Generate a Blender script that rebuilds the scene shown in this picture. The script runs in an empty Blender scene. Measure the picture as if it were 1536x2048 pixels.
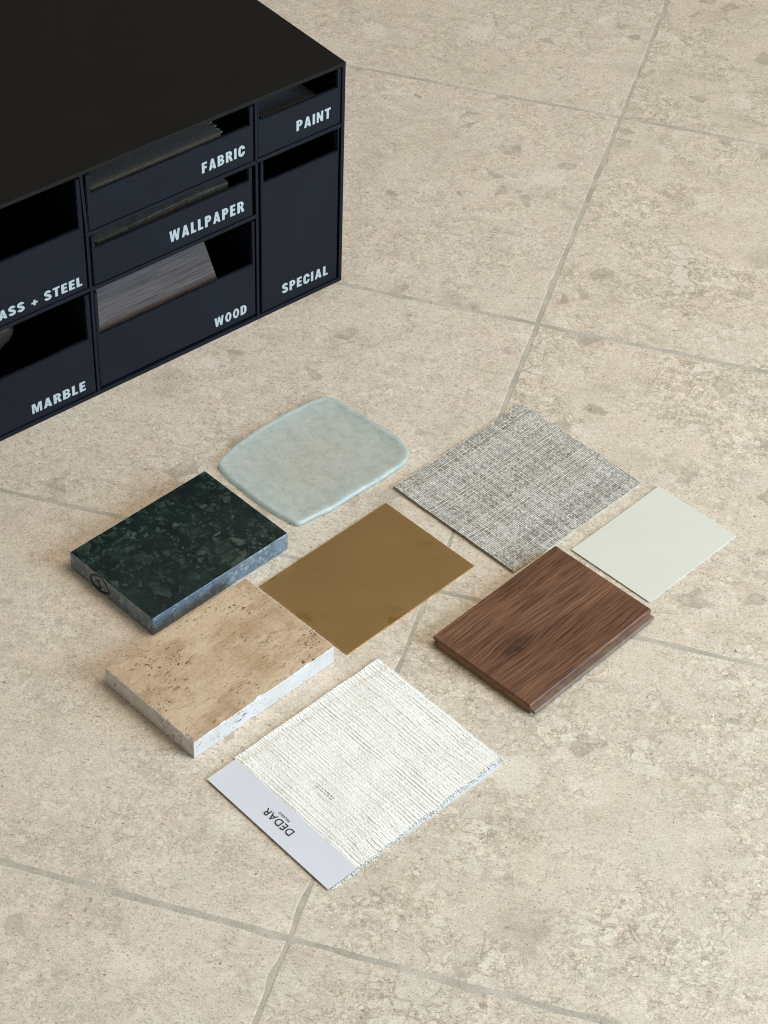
import bpy, bmesh, math, random
from mathutils import Vector, Matrix, noise
random.seed(7)
SC = bpy.context.scene
COL = SC.collection
R = math.radians

# ------------------------------------------------------------------ camera
cam = bpy.data.cameras.new('camera'); cam_ob = bpy.data.objects.new('camera', cam); COL.objects.link(cam_ob)
cam.sensor_fit = 'HORIZONTAL'; cam.sensor_width = 36.0; cam.lens = 36 * 4527.5 / 1536
cam.clip_start = 0.05; cam.clip_end = 60
pitch, roll = R(43.3954), R(2.31454)
fw = Vector((0, math.cos(pitch), -math.sin(pitch))); rt0 = Vector((1, 0, 0)); up0 = rt0.cross(fw)
rt = rt0 * math.cos(roll) + up0 * math.sin(roll); up = up0 * math.cos(roll) - rt0 * math.sin(roll)
M = Matrix((rt, up, -fw)).transposed().to_4x4(); M.translation = (0, 0, 1.33695)
cam_ob.matrix_world = M
SC.camera = cam_ob

# ------------------------------------------------------------------ light
SC.view_settings.view_transform = 'Standard'; SC.view_settings.look = 'None'
SC.view_settings.exposure = 0; SC.view_settings.gamma = 1
world = bpy.data.worlds.new('World'); SC.world = world; world.use_nodes = True
bg = world.node_tree.nodes['Background']
bg.inputs[0].default_value = (1.0, 0.95, 0.87, 1); bg.inputs[1].default_value = 0.24
def area(name, target, azim, elev, dist, sx, sy, power, color):
    l = bpy.data.lights.new(name, 'AREA'); l.shape = 'RECTANGLE'; l.size = sx; l.size_y = sy
    l.energy = power; l.color = color
    o = bpy.data.objects.new(name, l); COL.objects.link(o)
    d = Vector((math.cos(azim) * math.cos(elev), math.sin(azim) * math.cos(elev), math.sin(elev)))
    o.location = Vector(target) + d * dist
    o.rotation_euler = (-d).to_track_quat('-Z', 'Y').to_euler()
    return o
area('window_light', (0, 1.4, 0), R(-25), R(23), 2.8, 1.7, 1.5, 106, (0.55, 0.77, 1.0))
area('ceiling_light', (0, 1.4, 0), R(-5), R(66), 2.6, 1.4, 1.4, 40, (1.0, 0.89, 0.745))
SC.cycles.filter_width = 1.1
SC.cycles.use_denoising = False

# ------------------------------------------------------------------ shader helper
class NT:
    def __init__(s, name):
        s.m = bpy.data.materials.new(name); s.m.use_nodes = True
        s.t = s.m.node_tree; s.b = s.t.nodes['Principled BSDF']; s.out = s.t.nodes['Material Output']
    def n(s, typ, **kw):
        nd = s.t.nodes.new(typ)
        for k, v in kw.items(): setattr(nd, k, v)
        return nd
    def link(s, a, b): s.t.links.new(a, b)
    def put(s, sock, v):
        if hasattr(v, 'is_linked') or isinstance(v, bpy.types.NodeSocket): s.link(v, sock)
        else:
            if isinstance(v, tuple) and len(v) == 3 and sock.type == 'RGBA': v = v + (1,)
            sock.default_value = v
    def math(s, op, a, b=0.0, c=None, clamp=False):
        nd = s.n('ShaderNodeMath', operation=op, use_clamp=clamp); s.put(nd.inputs[0], a); s.put(nd.inputs[1], b)
        if c is not None: s.put(nd.inputs[2], c)
        return nd.outputs[0]
    def vmath(s, op, a, b=(0, 0, 0)):
        nd = s.n('ShaderNodeVectorMath', operation=op); s.put(nd.inputs[0], a)
        if op == 'SCALE': s.put(nd.inputs[3], b)
        else: s.put(nd.inputs[1], b)
        return nd.outputs[0]
    def mix(s, f, a, b, mode='MIX'):
        nd = s.n('ShaderNodeMix', data_type='RGBA', blend_type=mode); nd.clamp_factor = True
        s.put(nd.inputs[0], f); s.put(nd.inputs[6], a); s.put(nd.inputs[7], b); return nd.outputs[2]
    def noise(s, v, scale, detail=3.0, rough=0.5, dist=0.0, color=False):
        nd = s.n('ShaderNodeTexNoise'); s.put(nd.inputs['Vector'], v); nd.inputs['Scale'].default_value = scale
        nd.inputs['Detail'].default_value = detail; nd.inputs['Roughness'].default_value = rough; nd.inputs['Distortion'].default_value = dist
        return nd.outputs['Color' if color else 'Fac']
    def vor(s, v, scale, feature='F1', rnd=1.0):
        nd = s.n('ShaderNodeTexVoronoi', feature=feature); s.put(nd.inputs['Vector'], v); nd.inputs['Scale'].default_value = scale
        nd.inputs['Randomness'].default_value = rnd; return nd
    def ss(s, v, lo, hi, a=0.0, b=1.0):
        nd = s.n('ShaderNodeMapRange', interpolation_type='SMOOTHSTEP'); s.put(nd.inputs[0], v)
        for i, q in enumerate((lo, hi, a, b)): nd.inputs[1 + i].default_value = q
        return nd.outputs[0]
    def obj(s): return s.n('ShaderNodeTexCoord').outputs['Object']
    def scale(s, v, xyz): return s.vmath('MULTIPLY', v, xyz)
    def sep(s, v):
        nd = s.n('ShaderNodeSeparateXYZ'); s.put(nd.inputs[0], v); return nd.outputs
    def comb(s, x, y, z=0.0):
        nd = s.n('ShaderNodeCombineXYZ'); s.put(nd.inputs[0], x); s.put(nd.inputs[1], y); s.put(nd.inputs[2], z); return nd.outputs[0]
    def warp(s, v, scale, amt, detail=2.0):
        c = s.noise(v, scale, detail, color=True)
        return s.vmath('ADD', v, s.vmath('SCALE', s.vmath('SUBTRACT', c, (.5, .5, .5)), amt))
    def bump(s, h, strength, dist):
        nd = s.n('ShaderNodeBump'); s.put(nd.inputs['Height'], h); nd.inputs['Strength'].default_value = strength
        nd.inputs['Distance'].default_value = dist; s.link(nd.outputs[0], s.b.inputs['Normal'])
    def set(s, color=None, rough=None, metal=None, spec=None):
        if color is not None: s.put(s.b.inputs['Base Color'], color)
        if rough is not None: s.put(s.b.inputs['Roughness'], rough)
        if metal is not None: s.put(s.b.inputs['Metallic'], metal)
        if spec is not None: s.put(s.b.inputs['Specular IOR Level'], spec)
        return s.m

def limestone():
    s = NT('limestone'); oi = s.n('ShaderNodeObjectInfo')
    p = s.vmath('ADD', s.obj(), s.vmath('SCALE', (17.3, 31.1, 5.7), oi.outputs['Random']))
    w = s.warp(p, 60, .010, 3); wf = s.warp(p, 240, .0035, 3)
    # broad hue drift of the stone
    c = s.mix(s.ss(s.noise(p, 7, 4, .6), .35, .65), (.690, .612, .490), (.712, .618, .500))
    c = s.mix(s.math('MULTIPLY', s.ss(s.noise(s.vmath('ADD', p, (3, 1, 0)), 17, 5, .65), .48, .72), .55), c, (.52, .452, .35))
    c = s.mix(s.math('MULTIPLY', s.ss(s.noise(s.vmath('ADD', p, (9, 4, 0)), 11, 4, .6), .5, .7), .5), c, (.69, .62, .50))
    flow = s.noise(s.scale(s.warp(s.vmath('ADD', p, (1, 8, 0)), 9, .09, 3), (1, 3.2, 1)), 16, 5, .65)
    c = s.mix(s.math('MULTIPLY', s.ss(flow, .54, .70), .55), c, (.545, .465, .368))
    c = s.mix(s.math('MULTIPLY', s.ss(flow, .46, .32), .45), c, (.76, .69, .57))
    hue = s.noise(s.vmath('ADD', p, (12, 5, 0)), 26, 3, .6)
    c = s.mix(1, c, s.mix(s.ss(hue, .35, .65), (1.015, .99, .99), (.985, 1.005, .995)), 'MULTIPLY')
    breccia = s.ss(s.noise(s.vmath('ADD', p, (5, 7, 0)), 9.0, 4, .65), .34, .60)      # where the shelly part of the stone lies
    breccia = s.math('MULTIPLY', breccia, oi.outputs['Alpha'])
    # fine shelly ground: tiny grains, each its own tone, with brown gaps
    for sc, tone, ramt in ((420, .14, .85), (200, .12, .85)):
        cell = s.vor(wf, sc); edge = s.vor(wf, sc, 'DISTANCE_TO_EDGE'); val = s.sep(cell.outputs['Color'])
        t = s.mix(val[0], (1 - tone, 1 - tone, 1 - tone), (1 + tone, 1 + tone, 1 + tone))
        k = s.math('ADD', s.math('MULTIPLY', breccia, .80), .20)
        c = s.mix(k, c, s.mix(1, c, t, 'MULTIPLY'))
        ln = s.math('MULTIPLY', s.ss(edge.outputs['Distance'], .01, .13, 1, 0), s.ss(s.noise(p, sc * .35, 3, .6), .46, .62))
        c = s.mix(s.math('MULTIPLY', s.math('MULTIPLY', ln, k), ramt), c, (.37, .31, .225))
    # paler smooth clasts lying in it, small to large, dark on one rim
    for sc, off, thr, lo, amt in ((150, (0, 4, 1), .50, .12, .7), (75, (3, 0, 2), .62, .11, .7), (30, (7, 2, 0), .66, .10, .55)):
        q = s.vmath('ADD', w, off); cell = s.vor(q, sc); edge = s.vor(q, sc, 'DISTANCE_TO_EDGE'); val = s.sep(cell.outputs['Color'])
        lo2 = s.math('ADD', lo, s.math('MULTIPLY', val[2], .12))
        d = s.math('SUBTRACT', edge.outputs['Distance'], lo2)
        sel = s.math('MULTIPLY', s.ss(val[1], thr, thr + .02), s.math('ADD', s.math('MULTIPLY', breccia, .8), .2))
        inside = s.math('MULTIPLY', s.ss(d, 0, .02), sel)
        tone = s.mix(val[0], (.620, .550, .440), (.830, .765, .645))
        c = s.mix(s.math('MULTIPLY', inside, amt), c, tone)
        rim = s.math('MULTIPLY', s.math('MULTIPLY', s.ss(s.math('ABSOLUTE', d), .004, .035, 1, 0), sel), s.ss(s.noise(q, sc * 1.2, 2), .46, .60))
        c = s.mix(s.math('MULTIPLY', rim, .55), c, (.33, .27, .195))
    # dark grey-brown fragments
    cell = s.vor(s.warp(p, 45, .014, 3), 36); edge = s.vor(s.warp(p, 45, .014, 3), 36, 'DISTANCE_TO_EDGE'); vv = s.sep(cell.outputs['Color'])
    frag = s.math('MULTIPLY', s.ss(vv[2], .87, .88), s.ss(edge.outputs['Distance'], .19, .23))
    c = s.mix(s.math('MULTIPLY', frag, s.ss(s.noise(p, 60, 3), .3, .7, .25, .70)), c, (.37, .315, .24))
    cw = s.warp(p, 28, .035, 4); cell = s.vor(cw, 13); vv = s.sep(cell.outputs['Color'])
    cloud = s.math('MULTIPLY', s.ss(vv[0], .80, .82), s.ss(cell.outputs['Distance'], .16, .36, 1, 0))
    c = s.mix(s.math('MULTIPLY', cloud, s.ss(s.noise(p, 55, 4, .6), .35, .65, .10, .60)), c, (.45, .385, .30))
    cell = s.vor(s.vmath('ADD', cw, (4, 4, 0)), 16); vv = s.sep(cell.outputs['Color'])
    pale = s.math('MULTIPLY', s.ss(vv[0], .80, .82), s.ss(cell.outputs['Distance'], .22, .34, 1, 0))
    c = s.mix(s.math('MULTIPLY', pale, .6), c, (.79, .725, .61))
    # squiggly hairlines
    for sc, off in ((55, 2.0), (140, 6.0)):
        nz = s.noise(s.vmath('ADD', w, (off, off, 0)), sc, 4, .6)
        hl = s.math('MULTIPLY', s.ss(s.math('ABSOLUTE', s.math('SUBTRACT', nz, .5)), 0, .012, 1, 0), s.ss(s.noise(s.vmath('ADD', p, (off, 0, off)), sc * .45, 2), .52, .66))
        c = s.mix(s.math('MULTIPLY', hl, .5), c, (.33, .27, .195))
    # grain and pits
    g = s.noise(p, 1000, 4, .7)
    c = s.mix(1, c, s.mix(s.ss(g, .3, .7), (.80, .79, .77), (1.16, 1.16, 1.15)), 'MULTIPLY')
    g2 = s.noise(s.scale(p, (1, 1.6, 1)), 360, 3, .6)
    c = s.mix(s.math('MULTIPLY', s.ss(g2, .57, .67), .6), c, (.29, .235, .165))
    pm = 0.0
    for sc, thr, sq in ((120, .86, (1, 1.7, 1)), (210, .80, (1, 1.9, 1)), (150, .84, (1.8, 1, 1))):
        pit = s.vor(s.scale(s.warp(p, 260, .006, 3), sq), sc); pv = s.sep(pit.outputs['Color'])
        pm = s.math('MAXIMUM', pm, s.math('MULTIPLY', s.ss(pv[0], thr, thr + .02), s.math('MULTIPLY', s.ss(pit.outputs['Distance'], .08, .22, 1, 0), s.ss(pv[1], 0, 1, .35, 1))))
    c = s.mix(s.math('MULTIPLY', pm, .8), c, (.19, .15, .105))
    c = s.mix(1, c, oi.outputs['Color'], 'MULTIPLY')
    h = s.math('SUBTRACT', s.math('MULTIPLY', g, .4), s.math('ADD', pm, s.math('MULTIPLY', s.ss(g2, .58, .74), .6)))
    s.bump(h, .3, .0005)
    return s.set(c, s.ss(g, .2, .8, .5, .7), spec=.35)

def grout():
    s = NT('grout'); p = s.obj()
    c = s.mix(s.ss(s.noise(p, 14, 4, .6), .35, .65), (.43, .388, .315), (.53, .485, .395))
    g = s.noise(p, 700, 4, .7)
    c = s.mix(1, c, s.mix(g, (.62, .61, .59), (1.3, 1.3, 1.28)), 'MULTIPLY')
    c = s.mix(s.ss(s.noise(p, 30, 4, .6), .45, .65), c, (.56, .50, .405))
    c = s.mix(s.math('MULTIPLY', s.ss(s.noise(p, 260, 4, .7), .56, .66), .55), c, (.25, .22, .165))
    s.bump(g, .6, .0009)
    return s.set(c, .85, spec=.2)

def black_metal(name='black_powder_coat', lo=(.0042, .0064, .0116), hi=(.0058, .0086, .0152)):
    s = NT(name); p = s.obj(); g = s.noise(p, 2600, 2)
    s.bump(g, .12, .0002)
    d = s.noise(p, 18, 5, .6)
    return s.set(s.mix(s.ss(d, .4, .75), lo, hi), s.ss(d, .3, .8, .46, .62), spec=.18)

def plain(name, col, rough=.5, spec=.4, var=.0, nsc=60, bump=0):
    s = NT(name); p = s.obj(); n = s.noise(p, nsc, 4, .6)
    lo = tuple(x * (1 - var) for x in col); hi = tuple(x * (1 + var) for x in col)
    if bump: s.bump(s.noise(p, 1500, 3), bump, .0003)
    return s.set(s.mix(s.ss(n, .3, .7), lo, hi), rough, spec=spec)

def green_marble():
    s = NT('green_marble_polished'); p = s.obj(); w = s.warp(p, 90, .010, 3)
    c = s.mix(s.ss(s.noise(p, 38, 4, .6), .35, .68), (.0050, .0110, .0105), (.0095, .021, .017))
    for sc, thr, col, off in ((22, .78, (.026, .043, .035), (.31, 0, 0)), (72, .80, (.068, .095, .066), (0, .2, 0)), (150, .74, (.058, .088, .066), (1, 2, 0)), (300, .66, (.050, .078, .064), (4, 2, 0))):
        q = s.vmath('ADD', w, off)
        cell = s.vor(q, sc); edge = s.vor(q, sc, 'DISTANCE_TO_EDGE'); v = s.sep(cell.outputs['Color'])
        m = s.math('MULTIPLY', s.ss(v[0], thr, thr + .06), s.ss(edge.outputs['Distance'], .05, .09))
        m = s.math('MULTIPLY', m, s.ss(s.noise(q, 60, 3, .6), .28, .62, .25, 1.0))
        m = s.math('MULTIPLY', m, s.math('MULTIPLY', s.ss(v[1], 0, 1, .4, 1.0), s.ss(s.noise(s.vmath('ADD', p, (6, 1, 0)), 17, 2), .36, .60, .12, 1.0)))
        c = s.mix(m, c, col)
    nz = s.noise(w, 120, 4, .65)
    c = s.mix(s.math('MULTIPLY', s.ss(s.math('ABSOLUTE', s.math('SUBTRACT', nz, .5)), 0, .014, 1, 0), .7), c, (.006, .012, .010))
    c = s.mix(s.math('MULTIPLY', s.ss(s.noise(p, 800, 3), .62, .75), .5), c, (.06, .085, .07))
    return s.set(c, .22, spec=.45)

def sawn_marble():
    s = NT('green_marble_sawn'); p = s.obj()
    c = s.mix(s.ss(s.noise(p, 60, 4, .6), .3, .7), (.085, .122, .148), (.150, .205, .245))
    v = s.vor(s.warp(p, 150, .004), 300); q = s.sep(v.outputs['Color'])
    c = s.mix(s.math('MULTIPLY', s.ss(q[0], .6, .9), .55), c, (.31, .36, .39))
    c = s.mix(s.math('MULTIPLY', s.ss(s.noise(p, 420, 3), .58, .7), .5), c, (.07, .09, .095))
    s.bump(s.noise(p, 900, 3), .3, .0003)
    return s.set(c, .42, spec=.5)

def travertine(side=False):
    s = NT('travertine_sawn' if side else 'travertine_honed'); p = s.obj()
    st = s.scale(p, (1, 2.1, 1.3)); w = s.warp(st, 60, .02, 4)
    if side: c = s.mix(s.ss(s.noise(w, 30, 4, .6), .3, .7), (.62, .575, .525), (.72, .69, .655))
    else:
        c = s.mix(s.ss(s.noise(w, 16, 5, .62), .33, .66), (.445, .298, .172), (.64, .480, .318))
        c = s.mix(s.math('MULTIPLY', s.ss(s.noise(s.vmath('ADD', w, (3, 3, 0)), 70, 4, .6), .5, .72), .6), c, (.68, .535, .375))
        c = s.mix(s.math('MULTIPLY', s.ss(s.noise(s.vmath('ADD', w, (8, 3, 0)), 40, 4, .6), .54, .72), .7), c, (.36, .22, .115))
    for sc, off, col in ((65, 1.0, (.74, .59, .42)), (130, 4.0, (.33, .205, .11)), (90, 7.0, (.36, .23, .125))):
        nz = s.noise(s.vmath('ADD', w, (off, off, 0)), sc, 4, .65)
        ln = s.math('MULTIPLY', s.ss(s.math('ABSOLUTE', s.math('SUBTRACT', nz, .5)), .0, .022, 1, 0), s.ss(s.noise(s.vmath('ADD', p, (off, 0, off)), 45, 3), .45, .62))
        c = s.mix(s.math('MULTIPLY', ln, .0 if side else .55), c, col)
    g = s.noise(p, 800, 4, .7)
    c = s.mix(1, c, s.mix(g, (.80, .79, .78), (1.18, 1.18, 1.17)), 'MULTIPLY')
    hp = s.warp(s.scale(p, (1, 1.9, 1.9)), 130, .012, 3)
    zone = s.ss(s.noise(s.vmath('ADD', p, (1, 5, 0)), 22, 3, .6), .44, .60)
    holes = 0.0
    for sc, thr, r0, r1 in ((48 if side else 70, .80, .16, .22), (150, .68, .18, .28), (300, .66, .20, .32)):
        v = s.vor(hp, sc); q = s.sep(v.outputs['Color'])
        m = s.math('MULTIPLY', s.ss(q[0], thr, thr + .02), s.ss(v.outputs['Distance'], r0, r1, 1, 0))
        holes = s.math('MAXIMUM', holes, m)
    nz = s.noise(s.scale(hp, (.8, 1.3, 1)), 45, 4, .62)
    crack = s.math('MULTIPLY', s.ss(s.math('ABSOLUTE', s.math('SUBTRACT', nz, .5)), .004, .016, 1, 0), s.ss(s.noise(s.vmath('ADD', hp, (2, 9, 1)), 90, 2), .53, .60))
    holes = s.math('MULTIPLY', s.math('MAXIMUM', holes, s.math('MULTIPLY', crack, .8)), s.math('ADD', s.math('MULTIPLY', zone, .75), .3) if not side else s.math('MULTIPLY', s.ss(s.noise(p, 48, 3), .45, .55), .92))
    c = s.mix(holes, c, (.17, .105, .055) if not side else (.27, .185, .12))
    s.bump(s.math('SUBTRACT', s.math('MULTIPLY', g, .25), holes), .6, .0012)
    return s.set(c, .55, spec=.3)

def brass():
    s = NT('brushed_brass'); p = s.obj()
    blot = s.ss(s.noise(s.warp(p, 30, .03, 3), 26, 4, .55), .55, .64)
    x = s.sep(p)
    ex = s.math('MINIMUM', x[0], s.math('SUBTRACT', .148, x[0])); ey = s.math('MINIMUM', x[1], s.math('SUBTRACT', .1054, x[1]))
    near = s.ss(s.math('MINIMUM', ex, ey), .0, .028, 1, 0)
    m = s.math('MULTIPLY', blot, near)
    c = s.mix(m, (.76, .50, .215), (.62, .375, .11))
    c = s.mix(s.math('MULTIPLY', s.ss(s.vor(p, 55).outputs['Distance'], .02, .035, 1, 0), .35), c, (.75, .62, .4))
    g = s.noise(s.scale(p, (30, 900, 1)), 1, 3)
    s.bump(g, .03, .0002)
    return s.set(c, s.math('ADD', s.math('MULTIPLY', s.noise(p, 20, 4), .12), .26), 1.0)

def woven_paper():
    s = NT('woven_grey_wallpaper'); p = s.obj(); x = s.sep(p); f = 1 / .00170
    X = s.math('MULTIPLY', x[0], f); Y = s.math('MULTIPLY', x[1], f)
    def strand(a, b, seed):
        ia = s.math('FLOOR', a); fa = s.math('ABSOLUTE', s.math('SUBTRACT', s.math('FRACT', a), .5))
        prof = s.ss(fa, .12, .46, 1, 0)
        n1 = s.noise(s.comb(s.math('MULTIPLY', ia, 7.31), s.math('MULTIPLY', b, .16), seed), 1, 2, .5)
        n2 = s.noise(s.comb(s.math('MULTIPLY', ia, 5.17), s.math('MULTIPLY', b, .95), seed + 9), 1, 2, .6)
        wn = s.n('ShaderNodeTexWhiteNoise', noise_dimensions='2D'); s.put(wn.inputs[0], s.comb(ia, seed))
        v = s.math('ADD', s.math('MULTIPLY', n1, .32), s.math('ADD', s.math('MULTIPLY', n2, 1.15), s.math('MULTIPLY', wn.outputs[0], .34)))
        return prof, s.ss(v, .54, 1.14)
    pa, va = strand(X, Y, 1.3); pb, vb = strand(Y, X, 4.7)
    wn = s.n('ShaderNodeTexWhiteNoise', noise_dimensions='2D'); s.put(wn.inputs[0], s.comb(s.math('FLOOR', X), s.math('FLOOR', Y))); wc = s.sep(wn.outputs['Color'])
    va = s.math('MULTIPLY', va, s.math('ADD', .36, s.math('MULTIPLY', wc[0], .86))); vb = s.math('MULTIPLY', vb, s.math('ADD', .52, s.math('MULTIPLY', wc[1], .62)))
    a = s.math('MULTIPLY', pa, va); b = s.math('MULTIPLY', pb, vb)
    h = s.math('MAXIMUM', s.math('MULTIPLY', a, .95), b)
    tint = s.mix(s.noise(p, 25, 3), (.80, .755, .665), (.78, .76, .665))
    dark = s.mix(s.noise(p, 40, 3), (.125, .105, .080), (.175, .15, .12))
    c = s.mix(h, dark, tint)
    s.bump(h, .5, .0005)
    return s.set(c, .75, spec=.2)

def walnut(name='walnut_veneer', dark=1.0, gloss=.45, grey=0.0, spec=.25):
    s = NT(name); p = s.obj(); x = s.sep(p)
    kx = s.math('DIVIDE', s.math('SUBTRACT', x[0], .040), .030); ky0 = s.math('SUBTRACT', x[1], .050)
    ky = s.math('DIVIDE', ky0, .013)
    r2 = s.math('ADD', s.math('MULTIPLY', kx, kx), s.math('MULTIPLY', ky, ky))
    e = s.math('EXPONENT', s.math('MULTIPLY', r2, -1.0))
    y2 = s.math('SUBTRACT', x[1], s.math('MULTIPLY', ky0, s.math('MULTIPLY', e, .60)))
    wob = s.math('MULTIPLY', s.math('SUBTRACT', s.noise(s.comb(s.math('MULTIPLY', x[0], 14), s.math('MULTIPLY', x[1], 26)), 1, 3, .5), .5), .005)
    y3 = s.math('ADD', y2, wob)
    g1 = s.noise(s.comb(s.math('MULTIPLY', x[0], 5), s.math('MULTIPLY', y3, 120)), 1, 4, .6)
    g2 = s.noise(s.comb(s.math('MULTIPLY', x[0], 16), s.math('MULTIPLY', y3, 760), 3.0), 1, 4, .7)
    g3 = s.noise(s.comb(s.math('MULTIPLY', x[0], 9), s.math('MULTIPLY', y3, 34), 7.0), 1, 3, .5)
    D = dark
    c = s.mix(s.ss(g3, .36, .64), (.116 * D, .051 * D, .026 * D), (.196 * D, .094 * D, .047 * D))
    c = s.mix(s.math('MULTIPLY', s.ss(g1, .42, .66), .62), c, (.245 * D, .118 * D, .066 * D))
    c = s.mix(s.math('MULTIPLY', s.ss(g1, .36, .24), .0), c, (.05, .02, .01))
    c = s.mix(s.math('MULTIPLY', s.ss(g2, .52, .62), .80), c, (.040 * D, .017 * D, .011 * D))
    c = s.mix(s.math('MULTIPLY', s.ss(g2, .45, .34), .55), c, (.24 * D, .130 * D, .080 * D))
    g4 = s.noise(s.comb(s.math('MULTIPLY', x[0], 20), s.math('MULTIPLY', y3, 1150), 5.0), 1, 2, .6)
    c = s.mix(s.math('MULTIPLY', s.ss(g4, .50, .58), .62), c, (.050 * D, .019 * D, .011 * D))
    c = s.mix(s.math('MULTIPLY', s.ss(g4, .44, .36), .35), c, (.30 * D, .150 * D, .088 * D))
    kn = s.ss(r2, .02, .55, 1, 0)
    c = s.mix(s.math('MULTIPLY', kn, s.ss(s.noise(p, 160, 4, .6), .3, .65, .25, .75)), c, (.042 * D, .019 * D, .012 * D))
    pore = s.noise(s.comb(s.math('MULTIPLY', x[0], 60), s.math('MULTIPLY', y3, 1500), 1.0), 1, 2)
    c = s.mix(s.math('MULTIPLY', s.ss(pore, .62, .72), .45), c, (.03 * D, .013 * D, .008 * D))
    if grey:
        hs = s.n('ShaderNodeHueSaturation'); hs.inputs['Saturation'].default_value = 1 - grey; s.put(hs.inputs['Color'], c); c = hs.outputs[0]
    s.bump(s.math('ADD', g2, s.math('MULTIPLY', pore, .6)), .25, .0004)
    return s.set(c, gloss, spec=spec)

def frosted():
    s = NT('frosted_glass'); p = s.obj(); at = s.n('ShaderNodeAttribute'); at.attribute_name = 'rim'; rim = at.outputs['Fac']
    s.put(s.b.inputs['Base Color'], s.mix(rim, (.71, .695, .64), (.67, .735, .695)))
    cl = s.noise(p, 45, 4, .6)
    s.b.inputs['Roughness'].default_value = .28
    s.bump(s.noise(p, 260, 3), .12, .0005)
    tr = s.n('ShaderNodeBsdfTransparent'); s.put(tr.inputs[0], s.mix(rim, (.955, .975, .965), (.87, .955, .94)))
    m2 = s.n('ShaderNodeMixShader'); s.put(m2.inputs[0], s.math('ADD', s.ss(s.noise(p, 75, 5, .65), .32, .68, .13, .36), s.math('MULTIPLY', rim, .34)))
    s.link(tr.outputs[0], m2.inputs[1]); s.link(s.b.outputs[0], m2.inputs[2])
    s.link(m2.outputs[0], s.out.inputs['Surface'])
    return s.m

MAT = dict(stone=limestone(), grout=grout(), black=black_metal(), topblack=black_metal('black_top_warm_lit', (.0062, .0056, .0046), (.0080, .0073, .0060)), letter=plain('pale_lettering', (.43, .475, .48), .6),  # topblack: same black coat; warm light put into the top's colour, cool into the fronts'
    gmar=green_marble(), gsaw=sawn_marble(), trav=travertine(), tsaw=travertine(True), brass=brass(), paper=woven_paper(),
    edge=plain('paper_edge', (.66, .65, .60), .8), card=plain('paint_chip', (.67, .652, .555), .5, .35, .01, 20), chipedge=plain('white_board_edge', (.82, .82, .80), .7),
    vene=walnut(), core=plain('oak_core', (.25, .138, .074), .7, .25, .14, 70, .15), tong=plain('sealed_tongue', (.185, .115, .075), .45, .45, .2, 90),
    glass=frosted(), board=plain('white_swatch_card', (.70, .70, .73), .45, .4, .01, 20), ink=plain('black_ink', (.012, .012, .014), .6),
    yarn=plain('cream_yarn', (.87, .845, .77), .85, .15, .06, 300), faint=plain('faint_ink', (.34, .335, .31), .8), marker=plain('marker_ink', (.006, .006, .008), .4),
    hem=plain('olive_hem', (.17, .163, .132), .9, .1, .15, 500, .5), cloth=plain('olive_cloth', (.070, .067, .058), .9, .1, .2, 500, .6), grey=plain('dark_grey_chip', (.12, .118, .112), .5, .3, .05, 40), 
    wpap=plain('brown_wallpaper', (.085, .076, .062), .8, .2, .25, 120, .5), wood2=walnut(name='grey_oak_veneer', dark=.52, gloss=.46, grey=.42, spec=.16), marb2=plain('brown_marble', (.035, .024, .017), .4, .4, .4, 40))

# ------------------------------------------------------------------ object helpers
def link(name, bm, mats, parent=None, smooth=False):
    me = bpy.data.meshes.new(name); bm.normal_update(); bm.to_mesh(me); bm.free()
    for m in (mats if isinstance(mats, (list, tuple)) else [mats]): me.materials.append(m)
    if smooth:
        for p in me.polygons: p.use_smooth = True
    o = bpy.data.objects.new(name, me); COL.objects.link(o)
    if parent: o.parent = parent
    return o
def thing(name, label, cat, loc=(0, 0, 0), rz=0.0, group=None):
    o = bpy.data.objects.new(name, None); COL.objects.link(o); o.location = loc; o.rotation_euler = (0, 0, rz)
    o.empty_display_size = .02
    o['label'] = label; o['category'] = cat
    if group: o['group'] = group
    return o
def box(bm, x0, x1, y0, y1, z0, z1, bev=0.0, mi=0):
    vs = [bm.verts.new((x, y, z)) for z in (z0, z1) for y in (y0, y1) for x in (x0, x1)]
    fs = [bm.faces.new([vs[i] for i in f]) for f in ((0, 2, 3, 1), (4, 5, 7, 6), (0, 1, 5, 4), (2, 6, 7, 3), (0, 4, 6, 2), (1, 3, 7, 5))]
    for f in fs: f.material_index = mi
    if bev:
        es = list({e for f in fs for e in f.edges})
        bmesh.ops.bevel(bm, geom=es, offset=bev, segments=2, profile=.6, affect='EDGES')
def mkbox(name, dims, mat, parent, bev=.0006):
    bm = bmesh.new(); box(bm, *dims, bev); return link(name, bm, mat, parent)
def prism(bm, pts, z0, z1, axis='z', mi=0):
    n = len(pts)
    f = {'z': lambda p, h: (p[0], p[1], h), 'x': lambda p, h: (h, p[0], p[1]), 'y': lambda p, h: (p[0], h, p[1])}[axis]
    lo = [bm.verts.new(f(p, z0)) for p in pts]; hi = [bm.verts.new(f(p, z1)) for p in pts]
    fs = [bm.faces.new(lo[::-1]), bm.faces.new(hi)] + [bm.faces.new((lo[i], lo[(i + 1) % n], hi[(i + 1) % n], hi[i])) for i in range(n)]
    for q in fs: q.material_index = mi
    return fs

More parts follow.
